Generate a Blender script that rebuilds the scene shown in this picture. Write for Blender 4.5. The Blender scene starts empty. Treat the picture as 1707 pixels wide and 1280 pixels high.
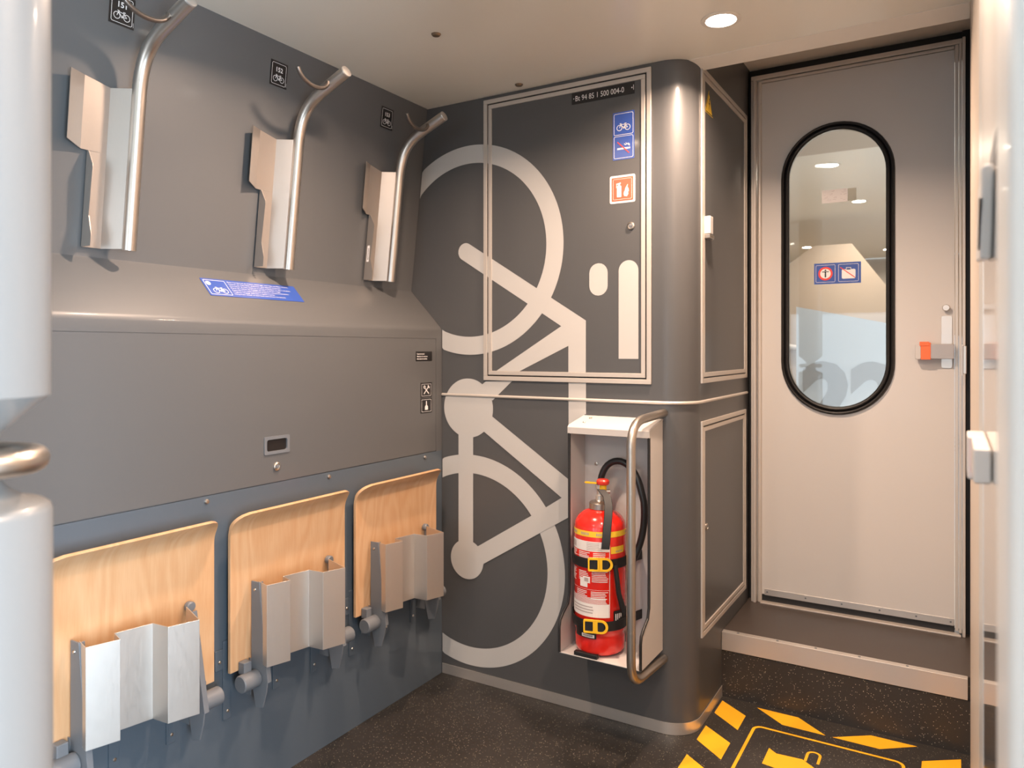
import bpy, math, random
from math import sin, cos, pi, radians as R
from mathutils import Vector as V
random.seed(4)
SC = bpy.context.scene
COL = SC.collection
# ------------------------------------------------------------ camera
F_PX, TH, CY, H = 1234.2, 0.53875, 582.1, 1.25
cd = bpy.data.cameras.new('camera'); cam = bpy.data.objects.new('camera', cd); COL.objects.link(cam)
cam.location = (0, 0, H); cam.rotation_euler = (pi/2, 0, TH)
cd.sensor_width = 36; cd.lens = 36*F_PX/1707; cd.shift_y = (CY-640)/1707; cd.clip_start = 0.02
cd.dof.use_dof = True; cd.dof.focus_distance = 2.15; cd.dof.aperture_fstop = 4.0
SC.camera = cam
# ------------------------------------------------------------ world, exposure
w = bpy.data.worlds.new('world'); SC.world = w; w.use_nodes = True
bg = w.node_tree.nodes['Background']; bg.inputs[0].default_value = (0.72, 0.86, 1.0, 1); bg.inputs[1].default_value = 3.0
SC.view_settings.view_transform = 'Standard'; SC.view_settings.look = 'None'
SC.view_settings.gamma = 1; SC.view_settings.exposure = 0.22; SC.view_settings.use_curve_mapping = False
SC.cycles.use_denoising = True; SC.cycles.max_bounces = 8; SC.cycles.sample_clamp_indirect = 4
WARM = (1.0, 0.715, 0.53); COOL = (0.72, 0.87, 1.0)
def area(name, loc, rot, sx, sy, power, color, spread=180, shape='RECTANGLE'):
    l = bpy.data.lights.new(name, 'AREA'); l.shape = shape; l.size = sx; l.size_y = sy
    l.energy = power; l.color = color; l.spread = R(spread)
    o = bpy.data.objects.new(name, l); o.location = loc; o.rotation_euler = rot; COL.objects.link(o); return o
# daylight through the entrance door opening and the window behind the photographer
area('daylight_entrance', (1.62, -0.35, 0.90), (0, R(90), 0), 1.4, 1.3, 125, (0.66, 0.84, 1.0), 165)
area('daylight_window', (-0.9, -2.12, 1.08), (R(90), 0, 0), 1.15, 1.05, 5, COOL)
DOWN = [(-0.572, 2.119), (-1.262, 1.485), (-0.10, 0.95), (-1.262, -0.75), (0.55, -1.0)]
CEIL = 2.19
DOWN_W = 16.0

# ------------------------------------------------------------ materials
def mat(name, col, rough=0.5, metal=0.0, coat=0.0, spec=None, bump=0, bscale=80, bstretch=(1,1,1), vary=0, emit=None, es=0, trans=0, rvar=0):
    m = bpy.data.materials.new(name); m.use_nodes = True; nt = m.node_tree; n = nt.nodes; b = n['Principled BSDF']
    b.inputs['Base Color'].default_value = (*col, 1); b.inputs['Roughness'].default_value = rough
    b.inputs['Metallic'].default_value = metal; b.inputs['Coat Weight'].default_value = coat; b.inputs['Coat Roughness'].default_value = 0.08
    if spec is not None: b.inputs['Specular IOR Level'].default_value = spec
    if trans: b.inputs['Transmission Weight'].default_value = trans
    if emit: b.inputs['Emission Color'].default_value = (*emit, 1); b.inputs['Emission Strength'].default_value = es
    if bump or vary or rvar:
        tc = n.new('ShaderNodeTexCoord'); mp = n.new('ShaderNodeMapping'); mp.inputs['Scale'].default_value = bstretch
        nz = n.new('ShaderNodeTexNoise'); nz.inputs['Scale'].default_value = bscale; nz.inputs['Detail'].default_value = 4
        nt.links.new(tc.outputs['Object'], mp.inputs[0]); nt.links.new(mp.outputs[0], nz.inputs['Vector'])
        if bump:
            bp = n.new('ShaderNodeBump'); bp.inputs['Strength'].default_value = bump; bp.inputs['Distance'].default_value = 0.002
            nt.links.new(nz.outputs[0], bp.inputs['Height']); nt.links.new(bp.outputs[0], b.inputs['Normal'])
        if rvar:
            mr = n.new('ShaderNodeMapRange'); mr.inputs[3].default_value = rough-rvar; mr.inputs[4].default_value = rough+rvar
            mr.inputs[1].default_value = 0.3; mr.inputs[2].default_value = 0.7
            nt.links.new(nz.outputs[0], mr.inputs[0]); nt.links.new(mr.outputs[0], b.inputs['Roughness'])
        if vary:
            mx = n.new('ShaderNodeMix'); mx.data_type = 'RGBA'; mx.inputs[6].default_value = (*[c*(1-vary) for c in col], 1); mx.inputs[7].default_value = (*[min(1, c*(1+vary)) for c in col], 1)
            nt.links.new(nz.outputs[0], mx.inputs[0]); nt.links.new(mx.outputs[2], b.inputs['Base Color'])
    return m
M = {}
M['paint'] = mat('anthracite paint', (0.082, 0.083, 0.086), 0.43, coat=0.12, bump=0.03, bscale=300, spec=0.5)
M['paint_gloss'] = mat('anthracite gloss paint', (0.104, 0.105, 0.107), 0.42, coat=0.1, bump=0.02, bscale=250)
M['frame'] = mat('satin aluminium frame', (0.60, 0.55, 0.50), 0.38, 0.35)
M['alu'] = mat('anodised aluminium', (0.66, 0.62, 0.58), 0.35, 0.7, rvar=0.05, bscale=40, bstretch=(1, 1, 8))
M['steel'] = mat('brushed stainless steel', (0.60, 0.545, 0.49), 0.33, 1.0)
M['sheet'] = mat('brushed steel sheet', (0.68, 0.64, 0.60), 0.44, 0.9, bump=0.02, bscale=40, bstretch=(20, 20, 1), rvar=0.05)
M['black'] = mat('black rubber', (0.012, 0.012, 0.013), 0.5)
M['black_gloss'] = mat('black hose rubber', (0.014, 0.014, 0.015), 0.3)
M['dark_metal'] = mat('dark grey plastic', (0.15, 0.16, 0.175), 0.45)
M['ceiling'] = mat('cream lacquered ceiling', (0.87, 0.84, 0.75), 0.32, coat=0.2)
M['ceiling_trim'] = mat('cream ceiling trim', (0.80, 0.75, 0.67), 0.35)
M['door'] = mat('light grey door paint', (0.60, 0.575, 0.55), 0.4, coat=0.1)
M['vinyl'] = mat('light grey vinyl', (0.53, 0.52, 0.505), 0.4)
M['sheet_tan'] = mat('tanned steel sheet', (0.46, 0.41, 0.37), 0.42, 0.8, bump=0.02, bscale=40, bstretch=(20, 20, 1), rvar=0.06)
M['post'] = mat('pale grey post enamel', (0.21, 0.205, 0.20), 0.35, coat=0.15)
M['pillar'] = mat('white pillar enamel', (0.78, 0.80, 0.80), 0.35, coat=0.15)
M['lower_paint'] = mat('blue grey paint', (0.082, 0.104, 0.128), 0.36, coat=0.2)
M['rod'] = mat('dark steel rod', (0.22, 0.19, 0.17), 0.35, 0.9)
M['lever'] = mat('worn steel lever', (0.40, 0.35, 0.32), 0.42, 0.8)
M['white'] = mat('white enamel', (0.80, 0.79, 0.77), 0.28, coat=0.3)
M['boxwhite'] = mat('off white powder coat', (0.56, 0.54, 0.525), 0.42)
M['beige'] = mat('beige laminate', (0.62, 0.54, 0.46), 0.4)
M['red'] = mat('red enamel', (0.75, 0.018, 0.010), 0.2, coat=0.6)
M['redplastic'] = mat('red plastic', (0.80, 0.05, 0.03), 0.35)
M['yellow'] = mat('yellow plastic', (0.95, 0.55, 0.02), 0.35)
M['floor_yellow'] = mat('yellow floor tape', (0.95, 0.46, 0.015), 0.5, vary=0.06, bscale=30)
M['label_yellow'] = mat('yellow label', (0.95, 0.62, 0.04), 0.4)
M['label_white'] = mat('white label print', (0.85, 0.80, 0.78), 0.4)
M['label_grey'] = mat('grey label print', (0.45, 0.38, 0.36), 0.4)
M['sign_blue'] = mat('blue sign film', (0.035, 0.085, 0.36), 0.35)
M['sign_red'] = mat('red sign film', (0.75, 0.12, 0.055), 0.35)
M['sign_black'] = mat('black sign film', (0.014, 0.012, 0.012), 0.35)
M['sign_white'] = mat('white sign print', (0.85, 0.83, 0.82), 0.4)
M['stair'] = mat('tan stair panel', (0.40, 0.33, 0.27), 0.5)
M['orange'] = mat('orange plastic', (0.90, 0.16, 0.04), 0.4)
M['panel_white'] = mat('white corridor panel', (0.75, 0.78, 0.80), 0.4)
M['numeral'] = mat('grey numeral film', (0.46, 0.45, 0.44), 0.5)
M['lamp'] = mat('lamp lens', (1, 1, 1), 0.5, emit=(1.0, 0.93, 0.84), es=22)
M['mirror'] = mat('glossy light panel', (0.55, 0.52, 0.48), 0.06, coat=1.0)
def wood_mat():
    m = bpy.data.materials.new('birch plywood'); m.use_nodes = True; nt = m.node_tree; n = nt.nodes; L = nt.links; b = n['Principled BSDF']
    tc = n.new('ShaderNodeTexCoord'); oi = n.new('ShaderNodeObjectInfo'); ad = n.new('ShaderNodeVectorMath'); ad.operation = 'ADD'
    mul = n.new('ShaderNodeVectorMath'); mul.operation = 'SCALE'; mul.inputs[3].default_value = 3.7
    L.new(oi.outputs['Location'], mul.inputs[0]); L.new(tc.outputs['Object'], ad.inputs[0]); L.new(mul.outputs[0], ad.inputs[1])
    mp = n.new('ShaderNodeMapping'); mp.inputs['Scale'].default_value = (1, 3.2, 0.75); L.new(ad.outputs[0], mp.inputs[0])
    n1 = n.new('ShaderNodeTexNoise'); n1.inputs['Scale'].default_value = 2.2; n1.inputs['Detail'].default_value = 1.5; n1.inputs['Distortion'].default_value = 0.4; L.new(mp.outputs[0], n1.inputs['Vector'])
    mm = n.new('ShaderNodeMath'); mm.operation = 'MULTIPLY'; mm.inputs[1].default_value = 60; L.new(n1.outputs[0], mm.inputs[0])
    sn = n.new('ShaderNodeMath'); sn.operation = 'SINE'; L.new(mm.outputs[0], sn.inputs[0])
    mp2 = n.new('ShaderNodeMapping'); mp2.inputs['Scale'].default_value = (1, 40, 3); L.new(ad.outputs[0], mp2.inputs[0])
    n2 = n.new('ShaderNodeTexNoise'); n2.inputs['Scale'].default_value = 6; n2.inputs['Detail'].default_value = 5; L.new(mp2.outputs[0], n2.inputs['Vector'])
    m1 = n.new('ShaderNodeMath'); m1.operation = 'MULTIPLY_ADD'; m1.inputs[1].default_value = 0.10; m1.inputs[2].default_value = 0.25; L.new(sn.outputs[0], m1.inputs[0])
    m2 = n.new('ShaderNodeMath'); m2.operation = 'MULTIPLY_ADD'; m2.inputs[1].default_value = 0.38; L.new(n2.outputs[0], m2.inputs[0]); L.new(m1.outputs[0], m2.inputs[2])
    cr = n.new('ShaderNodeValToRGB'); cr.color_ramp.elements[0].position = 0.2; cr.color_ramp.elements[1].position = 0.85
    cr.color_ramp.elements[0].color = (0.64, 0.41, 0.235, 1); cr.color_ramp.elements[1].color = (0.52, 0.265, 0.115, 1)
    L.new(m2.outputs[0], cr.inputs[0]); L.new(cr.outputs[0], b.inputs['Base Color']); b.inputs['Roughness'].default_value = 0.32; b.inputs['Coat Weight'].default_value = 0.3
    return m
M['wood'] = wood_mat()
M['ply_edge'] = mat('plywood edge', (0.72, 0.43, 0.20), 0.5, vary=0.25, bscale=900)
def floor_mat(name, base, speck, dens, rough):
    m = bpy.data.materials.new(name); m.use_nodes = True; nt = m.node_tree; n = nt.nodes; L = nt.links; b = n['Principled BSDF']
    tc = n.new('ShaderNodeTexCoord'); vo = n.new('ShaderNodeTexVoronoi'); vo.inputs['Scale'].default_value = 260; L.new(tc.outputs['Object'], vo.inputs['Vector'])
    sx = n.new('ShaderNodeSeparateColor'); L.new(vo.outputs['Color'], sx.inputs[0])
    lt = n.new('ShaderNodeMath'); lt.operation = 'LESS_THAN'; lt.inputs[1].default_value = dens; L.new(sx.outputs[0], lt.inputs[0])
    ld = n.new('ShaderNodeMath'); ld.operation = 'LESS_THAN'; ld.inputs[1].default_value = 0.24; L.new(vo.outputs['Distance'], ld.inputs[0])
    mu = n.new('ShaderNodeMath'); mu.operation = 'MULTIPLY'; L.new(lt.outputs[0], mu.inputs[0]); L.new(ld.outputs[0], mu.inputs[1])
    mb = n.new('ShaderNodeMath'); mb.operation = 'MULTIPLY'; L.new(mu.outputs[0], mb.inputs[0]); L.new(sx.outputs[1], mb.inputs[1])
    nz = n.new('ShaderNodeTexNoise'); nz.inputs['Scale'].default_value = 5; nz.inputs['Detail'].default_value = 6; L.new(tc.outputs['Object'], nz.inputs['Vector'])
    mx0 = n.new('ShaderNodeMix'); mx0.data_type = 'RGBA'; mx0.inputs[6].default_value = (*[c*0.7 for c in base], 1); mx0.inputs[7].default_value = (*[c*1.35 for c in base], 1); L.new(nz.outputs[0], mx0.inputs[0])
    mx = n.new('ShaderNodeMix'); mx.data_type = 'RGBA'; L.new(mx0.outputs[2], mx.inputs[6]); mx.inputs[7].default_value = (*speck, 1); L.new(mb.outputs[0], mx.inputs[0])
    L.new(mx.outputs[2], b.inputs['Base Color'])
    mr = n.new('ShaderNodeMapRange'); mr.inputs[3].default_value = rough-0.08; mr.inputs[4].default_value = rough+0.12; L.new(nz.outputs[0], mr.inputs[0]); L.new(mr.outputs[0], b.inputs['Roughness'])
    return m
M['floor'] = floor_mat('speckled rubber floor', (0.029, 0.0255, 0.023), (0.75, 0.66, 0.48), 0.26, 0.38)
M['tread'] = mat('smooth dark tread', (0.060, 0.047, 0.040), 0.42, vary=0.12, bscale=3)
def glass_mat(name, tint, fac):
    m = bpy.data.materials.new(name); m.use_nodes = True; nt = m.node_tree; n = nt.nodes; L = nt.links; n.clear()
    out = n.new('ShaderNodeOutputMaterial'); t = n.new('ShaderNodeBsdfTransparent'); t.inputs[0].default_value = (*tint, 1)
    g = n.new('ShaderNodeBsdfGlossy'); g.inputs['Roughness'].default_value = 0.01
    fr = n.new('ShaderNodeFresnel'); fr.inputs[0].default_value = 1.5; mu = n.new('ShaderNodeMath'); mu.operation = 'MULTIPLY'; mu.inputs[1].default_value = fac; mu.use_clamp = True
    mx = n.new('ShaderNodeMixShader'); L.new(fr.outputs[0], mu.inputs[0]); L.new(mu.outputs[0], mx.inputs[0]); L.new(t.outputs[0], mx.inputs[1]); L.new(g.outputs[0], mx.inputs[2]); L.new(mx.outputs[0], out.inputs[0])
    return m
M['glass'] = glass_mat('door glass', (0.90, 0.90, 0.88), 1.0)
M['clear'] = glass_mat('clear sticker film', (0.8, 0.75, 0.68), 1.0)

# ------------------------------------------------------------ mesh building
class MB:
    def __init__(s): s.v = []; s.f = []
    def add(s, vs, fs):
        o = len(s.v); s.v += [tuple(p) for p in vs]; s.f += [tuple(i+o for i in f) for f in fs]; return s
    def box(s, x0, x1, y0, y1, z0, z1):
        return s.add([(x0,y0,z0),(x1,y0,z0),(x1,y1,z0),(x0,y1,z0),(x0,y0,z1),(x1,y0,z1),(x1,y1,z1),(x0,y1,z1)],
              [(0,3,2,1),(4,5,6,7),(0,1,5,4),(1,2,6,5),(2,3,7,6),(3,0,4,7)])
    def prism(s, pts, a, b):                     # two matching rings of 3D points
        n = len(a); return s.add(list(a)+list(b), [tuple(range(n))[::-1], tuple(range(n, 2*n))]+[(i, (i+1)%n, n+(i+1)%n, n+i) for i in range(n)])
    def ext(s, poly, axis, t0, t1):              # polygon extruded along axis; poly is in the two other axes, in order
        def mk(p, t):
            return {'x': (t, p[0], p[1]), 'y': (p[0], t, p[1]), 'z': (p[0], p[1], t)}[axis]
        return s.prism(None, [mk(p, t0) for p in poly], [mk(p, t1) for p in poly])
    def tube(s, path, r, n=16, closed=False, caps=True):
        P = [V(p) for p in path]; N = len(P); rings = []; up = None
        for i in range(N):
            a = P[(i-1) % N] if (closed or i > 0) else P[i]; b = P[(i+1) % N] if (closed or i < N-1) else P[i]
            t = (b-a).normalized()
            if up is None:
                up = V((0, 0, 1)) if abs(t.z) < 0.9 else V((0, 1, 0))
            up = (up - t*up.dot(t)).normalized(); sd = t.cross(up)
            rr = r[i] if isinstance(r, (list, tuple)) else r
            rings.append([P[i]+up*rr*cos(2*pi*k/n)+sd*rr*sin(2*pi*k/n) for k in range(n)])
        vs = [q for g in rings for q in g]; fs = []
        for i in range(N if closed else N-1):
            j = (i+1) % N
            for k in range(n): fs.append((i*n+k, i*n+(k+1) % n, j*n+(k+1) % n, j*n+k))
        if caps and not closed: fs += [tuple(range(n)), tuple(range((N-1)*n, N*n))[::-1]]
        return s.add(vs, fs)
    def lathe(s, c, prof, n=40, axis='z'):
        vs = []; fs = []
        for (r, h) in prof:
            for k in range(n):
                a = 2*pi*k/n; u, v = r*cos(a), r*sin(a)
                vs.append({'z': (c[0]+u, c[1]+v, c[2]+h), 'y': (c[0]+u, c[1]+h, c[2]+v), 'x': (c[0]+h, c[1]+u, c[2]+v)}[axis])
        m = len(prof)
        for i in range(m-1):
            for k in range(n): fs.append((i*n+k, i*n+(k+1) % n, (i+1)*n+(k+1) % n, (i+1)*n+k))
        fs += [tuple(range(n))[::-1], tuple(range((m-1)*n, m*n))]
        return s.add(vs, fs)
    def sheet(s, path, t, z0, z1):               # plan polyline (x,y) thickened by t, from z0 to z1 (lists allowed)
        n = len(path); L = []; Rr = []
        for i, p in enumerate(path):
            a = V(path[max(0, i-1)]); b = V(path[min(n-1, i+1)]); d = (b-a).normalized(); q = V((-d.y, d.x))*t/2
            L.append((p[0]+q.x, p[1]+q.y)); Rr.append((p[0]-q.x, p[1]-q.y))
        Z0 = z0 if isinstance(z0, list) else [z0]*n; Z1 = z1 if isinstance(z1, list) else [z1]*n
        vs = []
        for i in range(n): vs += [(*L[i], Z0[i]), (*Rr[i], Z0[i]), (*Rr[i], Z1[i]), (*L[i], Z1[i])]
        fs = []
        for i in range(n-1):
            a, b = 4*i, 4*i+4
            fs += [(a, b, b+1, a+1), (a+1, b+1, b+2, a+2), (a+2, b+2, b+3, a+3), (a+3, b+3, b, a)]
        fs += [(0, 1, 2, 3), (4*n-1, 4*n-2, 4*n-3, 4*n-4)]
        return s.add(vs, fs)
WL = {}
def obj(name, mb, m, parent=None, loc=None, bevel=0, ang=35, seg=2, **props):
    if parent is not None: base = WL[parent.name]
    else: base = V(loc) if loc is not None else V((0, 0, 0))
    me = bpy.data.meshes.new(name); me.from_pydata([tuple(V(p)-base) for p in mb.v], [], mb.f)
    import bmesh
    bm = bmesh.new(); bm.from_mesh(me); bmesh.ops.recalc_face_normals(bm, faces=bm.faces); bm.to_mesh(me); bm.free()
    me.polygons.foreach_set('use_smooth', [True]*len(me.polygons)); me.update()
    me.set_sharp_from_angle(angle=R(ang))
    me.materials.append(M[m] if isinstance(m, str) else m)
    o = bpy.data.objects.new(name, me); COL.objects.link(o)
    if parent is not None: o.parent = parent
    else: o.location = base
    WL[o.name] = base
    if bevel:
        bv = o.modifiers.new('bevel', 'BEVEL'); bv.width = bevel; bv.segments = seg; bv.limit_method = 'ANGLE'; bv.angle_limit = R(ang)
        bv.harden_normals = True
    for k, v in props.items(): o[k] = v
    return o
def thing(name, label, cat, loc=(0, 0, 0), group=None):
    o = bpy.data.objects.new(name, None); o.empty_display_size = 0.05; COL.objects.link(o); o.location = loc
    WL[o.name] = V(loc); o['label'] = label; o['category'] = cat
    if group: o['group'] = group
    return o
def tag(o, label, cat, group=None):
    o['label'] = label; o['category'] = cat
    if group: o['group'] = group
    return o
def struct(name, mb, m, **k):
    o = obj(name, mb, m, **k); o['kind'] = 'structure'; return o
def dup(o, loc, label, rename=None):
    r = o.copy(); COL.objects.link(r); r.location = loc; r['label'] = label
    for c in list(o.children):
        d = c.copy(); COL.objects.link(d); d.parent = r
        for g in c.children:
            e = g.copy(); COL.objects.link(e); e.parent = d
    return r
# flat drawing on a plane: O origin, U right, W up, N normal
class Flat:
    def __init__(s, O, U, W, off=0.0): s.O = V(O); s.U = V(U).normalized(); s.W = V(W).normalized(); s.N = s.U.cross(s.W); s.off = off; s.mb = MB()
    def p(s, a, b, n=0): return tuple(s.O+s.U*a+s.W*b+s.N*(s.off+n))
    def poly(s, pts, th=0.0003):
        s.mb.prism(None, [s.p(a, b, -th) for a, b in pts], [s.p(a, b) for a, b in pts]); return s
    def rect(s, a0, b0, a1, b1, r=0, th=0.0003):
        if r == 0: return s.poly([(a0, b0), (a1, b0), (a1, b1), (a0, b1)], th)
        return s.poly(rrect(a0, b0, a1, b1, r), th)
    def ring(s, ca, cb, r0, r1, n=48, a0=0, a1=2*pi, sq=1):
        full = abs(a1-a0-2*pi) < 1e-6
        o = [(ca+r1*cos(a0+(a1-a0)*i/n), cb+r1*sq*sin(a0+(a1-a0)*i/n)) for i in range(n+1)]
        q = [(ca+r0*cos(a0+(a1-a0)*i/n), cb+r0*sq*sin(a0+(a1-a0)*i/n)) for i in range(n+1)]
        for i in range(n): s.poly([o[i], o[i+1], q[i+1], q[i]])
        return s
    def disc(s, ca, cb, r, n=32, sq=1): return s.poly([(ca+r*cos(2*pi*i/n), cb+r*sq*sin(2*pi*i/n)) for i in range(n)])
    def line(s, a0, b0, a1, b1, t):
        d = V((a1-a0, b1-b0)).normalized(); q = V((-d.y, d.x))*t/2
        return s.poly([(a0-q.x, b0-q.y), (a1-q.x, b1-q.y), (a1+q.x, b1+q.y), (a0+q.x, b0+q.y)])
    def outline(s, a0, b0, a1, b1, r, t):
        o = rrect(a0, b0, a1, b1, r); i = rrect(a0+t, b0+t, a1-t, b1-t, max(r-t, 0.0002)); n = len(o)
        for k in range(n): s.poly([o[k], o[(k+1) % n], i[(k+1) % n], i[k]])
        return s
    def bike(s, ca, cb, sz):                     # small bicycle pictogram, sz = overall width
        k = sz; r = 0.20*k; t = 0.035*k
        s.ring(ca-0.29*k, cb, r-t, r, 28); s.ring(ca+0.29*k, cb, r-t, r, 28)
        for a in ((-0.29, 0, -0.18, 0.26), (-0.20, 0.2, 0.02, -0.02), (0.02, -0.02, 0.14, 0.22), (-0.19, 0.22, 0.13, 0.2), (0.02, -0.02, 0.29, 0), (0.29, 0, 0.13, 0.18)):
            s.line(ca+a[0]*k, cb+a[1]*k, ca+a[2]*k, cb+a[3]*k, t)
        s.rect(ca+0.07*k, cb+0.24*k, ca+0.21*k, cb+0.285*k); s.rect(ca-0.27*k, cb+0.26*k, ca-0.15*k, cb+0.295*k); s.disc(ca+0.02*k, cb-0.02*k, 0.055*k, 14)
        return s
    def text(s, txt, a, b, h, align='LEFT', bold=0.0, wsc=1.0):
        c = bpy.data.curves.new('t', 'FONT'); c.body = txt; c.size = 1; c.align_x = align; c.fill_mode = 'FRONT'; c.offset = bold; c.resolution_u = 3
        o = bpy.data.objects.new('t', c); COL.objects.link(o); dg = bpy.context.evaluated_depsgraph_get()
        me = bpy.data.meshes.new_from_object(o.evaluated_get(dg)); k = h/0.70
        vs = [s.p(a+v.co.x*k*wsc, b+v.co.y*k) for v in me.vertices]; fs = [tuple(p.vertices) for p in me.polygons]
        s.mb.add(vs, fs); bpy.data.objects.remove(o); bpy.data.curves.remove(c); bpy.data.meshes.remove(me); return s
def rrect(a0, b0, a1, b1, r, n=5):
    out = []
    for (cx, cy, s0) in ((a1-r, b0+r, -pi/2), (a1-r, b1-r, 0), (a0+r, b1-r, pi/2), (a0+r, b0+r, pi)):
        for i in range(n+1): t = s0+pi/2*i/n; out.append((cx+r*cos(t), cy+r*sin(t)))
    return out
def arc(cx, cy, r, a0, a1, n): return [(cx+r*cos(a0+(a1-a0)*i/n), cy+r*sin(a0+(a1-a0)*i/n)) for i in range(n+1)]

# ------------------------------------------------------------ setting
XL, YB, XS, YR, YD, XR = -1.702, 2.32, -0.721, 2.679, 3.08, 0.036
def xw(z): return -1.851+0.1114*(z-1.479)      # upper left wall plane
YN = -2.0
struct('floor', MB().box(-2.0, 1.7, YN-.1, YD+.1, -0.05, 0), 'floor')
# left wall: lower part, sloping ledge, upper part
prof = [(-1.706, 0), (-1.706, 1.2905), (XL, 1.2905)] + [(XL, 1.318), (XL-0.002, 1.327), (XL-0.008, 1.336)] + [(-1.845, 1.473), (-1.850, 1.480), (-1.850, 1.488), (xw(CEIL), CEIL), (-2.0, CEIL), (-2.0, 0)]
lw = MB().ext(prof, 'y', YN, YB-0.002)
struct('wall_left_lower', MB().box(-1.7058, XL, YN, YB-0.002, 0.0002, 0.8605), 'lower_paint'); lw.box(-1.706, XL, 2.282, YB-0.002, 0.8605, 1.2905)
struct('wall_left', lw, 'paint_gloss', ang=25)
ce = MB().box(-2.0, 1.7, YN, 2.433, CEIL, CEIL+0.08); struct('ceiling', ce, 'ceiling')
ctp = [p for p in arc(-0.821, 2.42, 0.101, -pi/2, 0, 24) if p[1] > 2.355]
tpl = ctp+[(XS, 2.4325), (XR, 2.4325), (XR, 2.355)]
struct('trim_1', MB().prism(None, [(x, y, CEIL-.0015-.014*(y-2.355)/.0775) for x, y in tpl], [(x, y, CEIL-.0002) for x, y in tpl]), 'ceiling_trim', ang=10)
struct('ceiling_recess', MB().box(XS-0.3, XR+0.3, 2.434, YD+0.08, 2.39, 2.45).box(XS-.3, XR+.3, 2.3, 2.434, CEIL+.081, 2.45), 'ceiling_trim')
struct('wall_corridor_upper', MB().box(XS-0.15, XS, 2.435, YD, CEIL+0.0005, 2.39), 'paint')
# step
struct('step', MB().box(XS, XR+.02, YR+0.0015, YD+.03, 0, 0.165).box(XS, XR+.02, YR+.02, YD+.03, .165, 0.232), 'floor')
struct('step_tread', MB().box(XS, XR+.02, 2.70, YD+.03, 0.2322, 0.2335), 'tread')
nz = thing('step_nosing', 'pale aluminium nosing strip along the front edge of the dark step', 'step edge', (XS, YR, 0.168))
obj('angle_profile', MB().ext([(YR-0.001, 0.168), (YR-0.001, 0.2335), (2.70, 0.2348), (2.70, 0.2322), (YR+0.019, 0.2322), (YR+.0013, 0.168)], 'x', XS+.001, XR-.001), 'alu', nz, bevel=0.0006)
for x in (-0.665, -0.53, -0.405, -0.27, -0.13): obj('screw', MB().lathe((x, 2.690, 0.2335), [(0.0045, 0), (0.0045, 0.0012), (0.003, 0.0014)], 14), 'dark_metal', nz)
# door wall
struct('wall_door', MB().box(-1.2, XS-.0, YD+.001, YD+.06, 0, 2.39).box(XS, XR, YD+.035, YD+.06, 2.353, 2.39).box(XS, XS+.014, YD+.02, YD+.06, .2335, 2.353).box(XR-.012, XR+.2, YD+.02, YD+.06, 0, 2.39).box(XS+.014, XR-.012, YD+.04, YD+.06, 0, .236).box(-1.2, XR+.2, YD+.03, YD+.06, 2.3535, 2.3895), 'black')

# ------------------------------------------------------------ end door
d = thing('door_1', 'light grey gangway door with a tall oval rubber edged window', 'door', (-0.34, YD, 0.2335))
del d['label'], d['category']; d['kind'] = 'structure'
WC, WR, WZ0, WZ1 = -0.390, 0.172, 1.028, 2.093         # glass centre, half width, bottom, top
def stadium(r, n=24):
    zc1, zc0 = WZ1-WR, WZ0+WR
    return arc(WC, zc1, r, 0, pi, n)+arc(WC, zc0, r, pi, 2*pi, n)
def slab_with_hole(x0, x1, z0, z1, hole, y0, y1):
    mb = MB(); n = len(hole)
    # outer boundary sampled to match hole angles
    out = []
    zc = (WZ0+WZ1)/2
    for (a, b) in hole:
        dx, dz = a-WC, b-zc
        k = min((x1-WC)/dx if dx > 1e-9 else 1e9, (x0-WC)/dx if dx < -1e-9 else 1e9, (z1-zc)/dz if dz > 1e-9 else 1e9, (z0-zc)/dz if dz < -1e-9 else 1e9)
        out.append((WC+dx*k, zc+dz*k))
    # corner fans
    vs = [(a, y0, b) for a, b in hole]+[(a, y0, b) for a, b in out]+[(a, y1, b) for a, b in hole]+[(a, y1, b) for a, b in out]
    fs = []
    for i in range(n):
        j = (i+1) % n
        fs += [(i, j, n+j, n+i), (2*n+j, 2*n+i, 3*n+i, 3*n+j), (i, 2*n+i, 2*n+j, j), (n+j, 3*n+j, 3*n+i, n+i)]
        pa, pb = out[i], out[j]
        if abs(pa[0]-pb[0]) > 1e-6 and abs(pa[1]-pb[1]) > 1e-6:
            c = (x1 if max(pa[0], pb[0]) > WC else x0, z1 if max(pa[1], pb[1]) > zc else z0)
            k = len(vs); vs += [(c[0], y0, c[1]), (c[0], y1, c[1])]
            fs += [(n+i, n+j, k), (3*n+j, 3*n+i, k+1), (n+i, k, k+1, 3*n+i), (k, n+j, 3*n+j, k+1)]
    mb.add(vs, fs); return mb
hole = stadium(WR+0.004)
obj('door_leaf', slab_with_hole(-0.668, 0.000, 0.266, 2.318, hole, YD-0.004, YD+0.03), 'door', d)
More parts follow.
